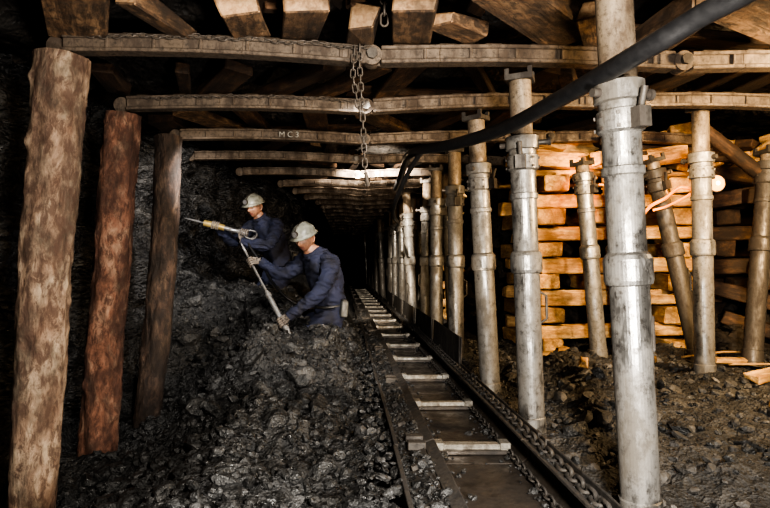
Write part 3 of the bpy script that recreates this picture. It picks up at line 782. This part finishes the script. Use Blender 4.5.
def pick(tip,tail,body_from,name='pneumatic_pick',brass=False):
    a=V(tip);b=V(tail);L=(b-a).length;d=(b-a)/L
    mb=MB(); P=lambda t:a+d*t
    B=body_from*L
    prof=[(0,.003),(.06,.012),(B-.03,.012),(B-.03,.020),(B,.022),(B,.028),(B+.03,.028),(B+.03,.023),(L-.12,.023),(L-.12,.029),(L-.05,.029),(L-.05,.022),(L-.02,.018)]
    mb.tube([P(t) for t,_ in prof],[r for _,r in prof],16,0,smooth=False)
    if brass: mb.tube([P(B-.08),P(B+.14)],[.034,.034],16,1)
    u=d.orthogonal().normalized()
    mb.tube(smooth_path([P(L-.06)+u*.02,P(L-.02)+u*.055,P(L+.05)+u*.055,P(L+.075),P(L+.05)-u*.055,P(L-.02)-u*.055,P(L-.06)-u*.02],5),.009,8,0)
    return mb.obj(name,[M_tool,M_brass])

up_g=V((-.835,5.33,.93)); lo_g=V((-.53,5.10,.42)); ax=(up_g-lo_g).normalized()
J1=dict(pelvis=(-.13,5.42,.46),waist=(-.145,5.39,.64),chest=(-.215,5.36,.85),collar=(-.275,5.33,.995),neck=(-.310,5.305,1.045),headbase=(-.335,5.28,1.09),
 head=(-.355,5.245,1.145),
 shoulderL=(-.11,5.22,.92),elbowL=(-.215,5.05,.66),shoulderR=(-.37,5.50,.945),elbowR=(-.585,5.47,.80),
 hipL=(-.12,5.33,.42),kneeL=(-.43,5.20,.29),ankleL=(-.05,5.24,.25),toeL=(.07,5.26,.22),
 hipR=(-.17,5.50,.42),kneeR=(-.50,5.50,.29),ankleR=(-.08,5.58,.27),toeR=(.04,5.60,.24),
 battery=(-.01,5.26,.52))
make_miner(J1,(-.40,-.82,-.36),(0,0,1),{'R':(up_g,ax,V((-.585,5.47,.80))-up_g,1,.012),'L':(lo_g,ax,V((-.215,5.05,.66))-lo_g,1,.023)},1)
pick(up_g+ax*.22,lo_g-ax*.17,.55)
a2=V((-1.36,6.30,1.31)); b2=V((-1.06,6.30,1.235)); ax2=(a2-b2).normalized()
J2=dict(pelvis=(-.70,6.70,.84),waist=(-.745,6.67,1.02),chest=(-.85,6.61,1.24),collar=(-.915,6.57,1.385),neck=(-.945,6.55,1.435),headbase=(-.965,6.53,1.475),
 head=(-.985,6.50,1.53),
 shoulderL=(-.72,6.48,1.32),elbowL=(-.80,6.27,1.09),shoulderR=(-1.03,6.74,1.33),elbowR=(-1.22,6.57,1.13),
 hipL=(-.67,6.60,.80),kneeL=(-.84,6.42,.46),ankleL=(-.46,6.5,.40),toeL=(-.35,6.52,.36),
 hipR=(-.78,6.80,.80),kneeR=(-1.0,6.72,.52),ankleR=(-.6,6.8,.42),toeR=(-.48,6.82,.38),
 battery=(-.56,6.60,.95))
make_miner(J2,(-.42,-.86,-.28),(0,0,1),{'R':(a2,ax2,V((-1.22,6.57,1.13))-a2,1,.023),'L':(b2,ax2,V((-.80,6.27,1.09))-b2,1,.023)},5)
pick(a2+ax2*.34,b2-ax2*.06,.42,brass=True)
mb=MB()
p=lo_g-ax*.2
mb.tube(smooth_path([p,p+V((.03,-.02,-.05)),(-.55,5.0,hground(-.55,5.0)+.03),(-.75,5.1,hground(-.75,5.1)+.03),(-.9,5.5,hground(-.9,5.5)+.02),(-1.0,6.0,hground(-1,6)+.02)]),.012,8,0)
mb.tube(smooth_path([b2-ax2*.12,b2+V((.06,-.05,-.12)),(-.84,6.12,.9),(-.72,6.0,.72),(-.5,5.95,hground(-.5,5.95)+.02),(-.1,6.2,hground(-.1,6.2)+.02)]),.014,8,0)
mb.obj('air_hose',[M_hose])

# ------------------------------------------------------------- lights
def area(loc,target,size,power,col=(1,1,1)):
    l=bpy.data.lights.new('light','AREA'); l.energy=power; l.size=size; l.color=col; l.shape='DISK'
    o=link(bpy.data.objects.new('flash_and_fill',l)); o.location=loc
    o.rotation_euler=(V(target)-V(loc)).to_track_quat('-Z','Y').to_euler(); return o
area((.45,.0,1.45),(-.3,5.0,.7),.3,160,(1,.92,.81))
area((2.9,2.4,1.75),(2.5,5.5,1.1),.4,150,(1,.71,.39))
area((.75,.7,.6),(-2.0,4.6,1.0),.25,70,(1,.95,.88))  # added fill light to brighten the coal face, not a flash
def spot(loc,target,power,ang,col,rad=.03):
    l=bpy.data.lights.new('spot','SPOT'); l.energy=power; l.spot_size=math.radians(ang); l.spot_blend=.6; l.color=col; l.shadow_soft_size=rad
    o=link(bpy.data.objects.new('fill_spot',l)); o.location=loc  # fill spots added in hidden positions, no fixtures there
    o.rotation_euler=(V(target)-V(loc)).to_track_quat('-Z','Y').to_euler()
spot((.25,3.6,2.10),(-.5,5.1,.1),180,75,(1,.95,.88))
spot((.3,6.6,2.08),(.9,11,.9),750,80,(1,.88,.72))
spot((.5,3.3,.35),(-.2,6.2,2.1),65,85,(1,.80,.56))
spot((.5,6.8,.3),(.1,10.5,2.1),70,90,(1,.75,.48))
spot((-.9,4.5,1.9),(-1.8,6.5,1.0),170,66,(1,.95,.90))
spot((1.9,3.3,2.0),(2.35,5.5,.9),200,62,(1,.71,.38))
w=bpy.data.worlds.new('world'); scene.world=w; w.use_nodes=True
w.node_tree.nodes['Background'].inputs[0].default_value=(.6,.55,.5,1); w.node_tree.nodes['Background'].inputs[1].default_value=.015

# ------------------------------------------------------------- camera
cam=bpy.data.cameras.new('camera'); co=link(bpy.data.objects.new('camera',cam))
co.location=(0,0,.95); co.rotation_euler=(math.radians(90),0,0)
cam.sensor_width=36; cam.lens=600/770*36; cam.shift_x=40/770; cam.shift_y=6/770; cam.clip_start=.05
scene.camera=co
scene.view_settings.view_transform='AgX'
try: scene.view_settings.look='AgX - High Contrast'
except Exception as e: print(e)
scene.view_settings.exposure=.32
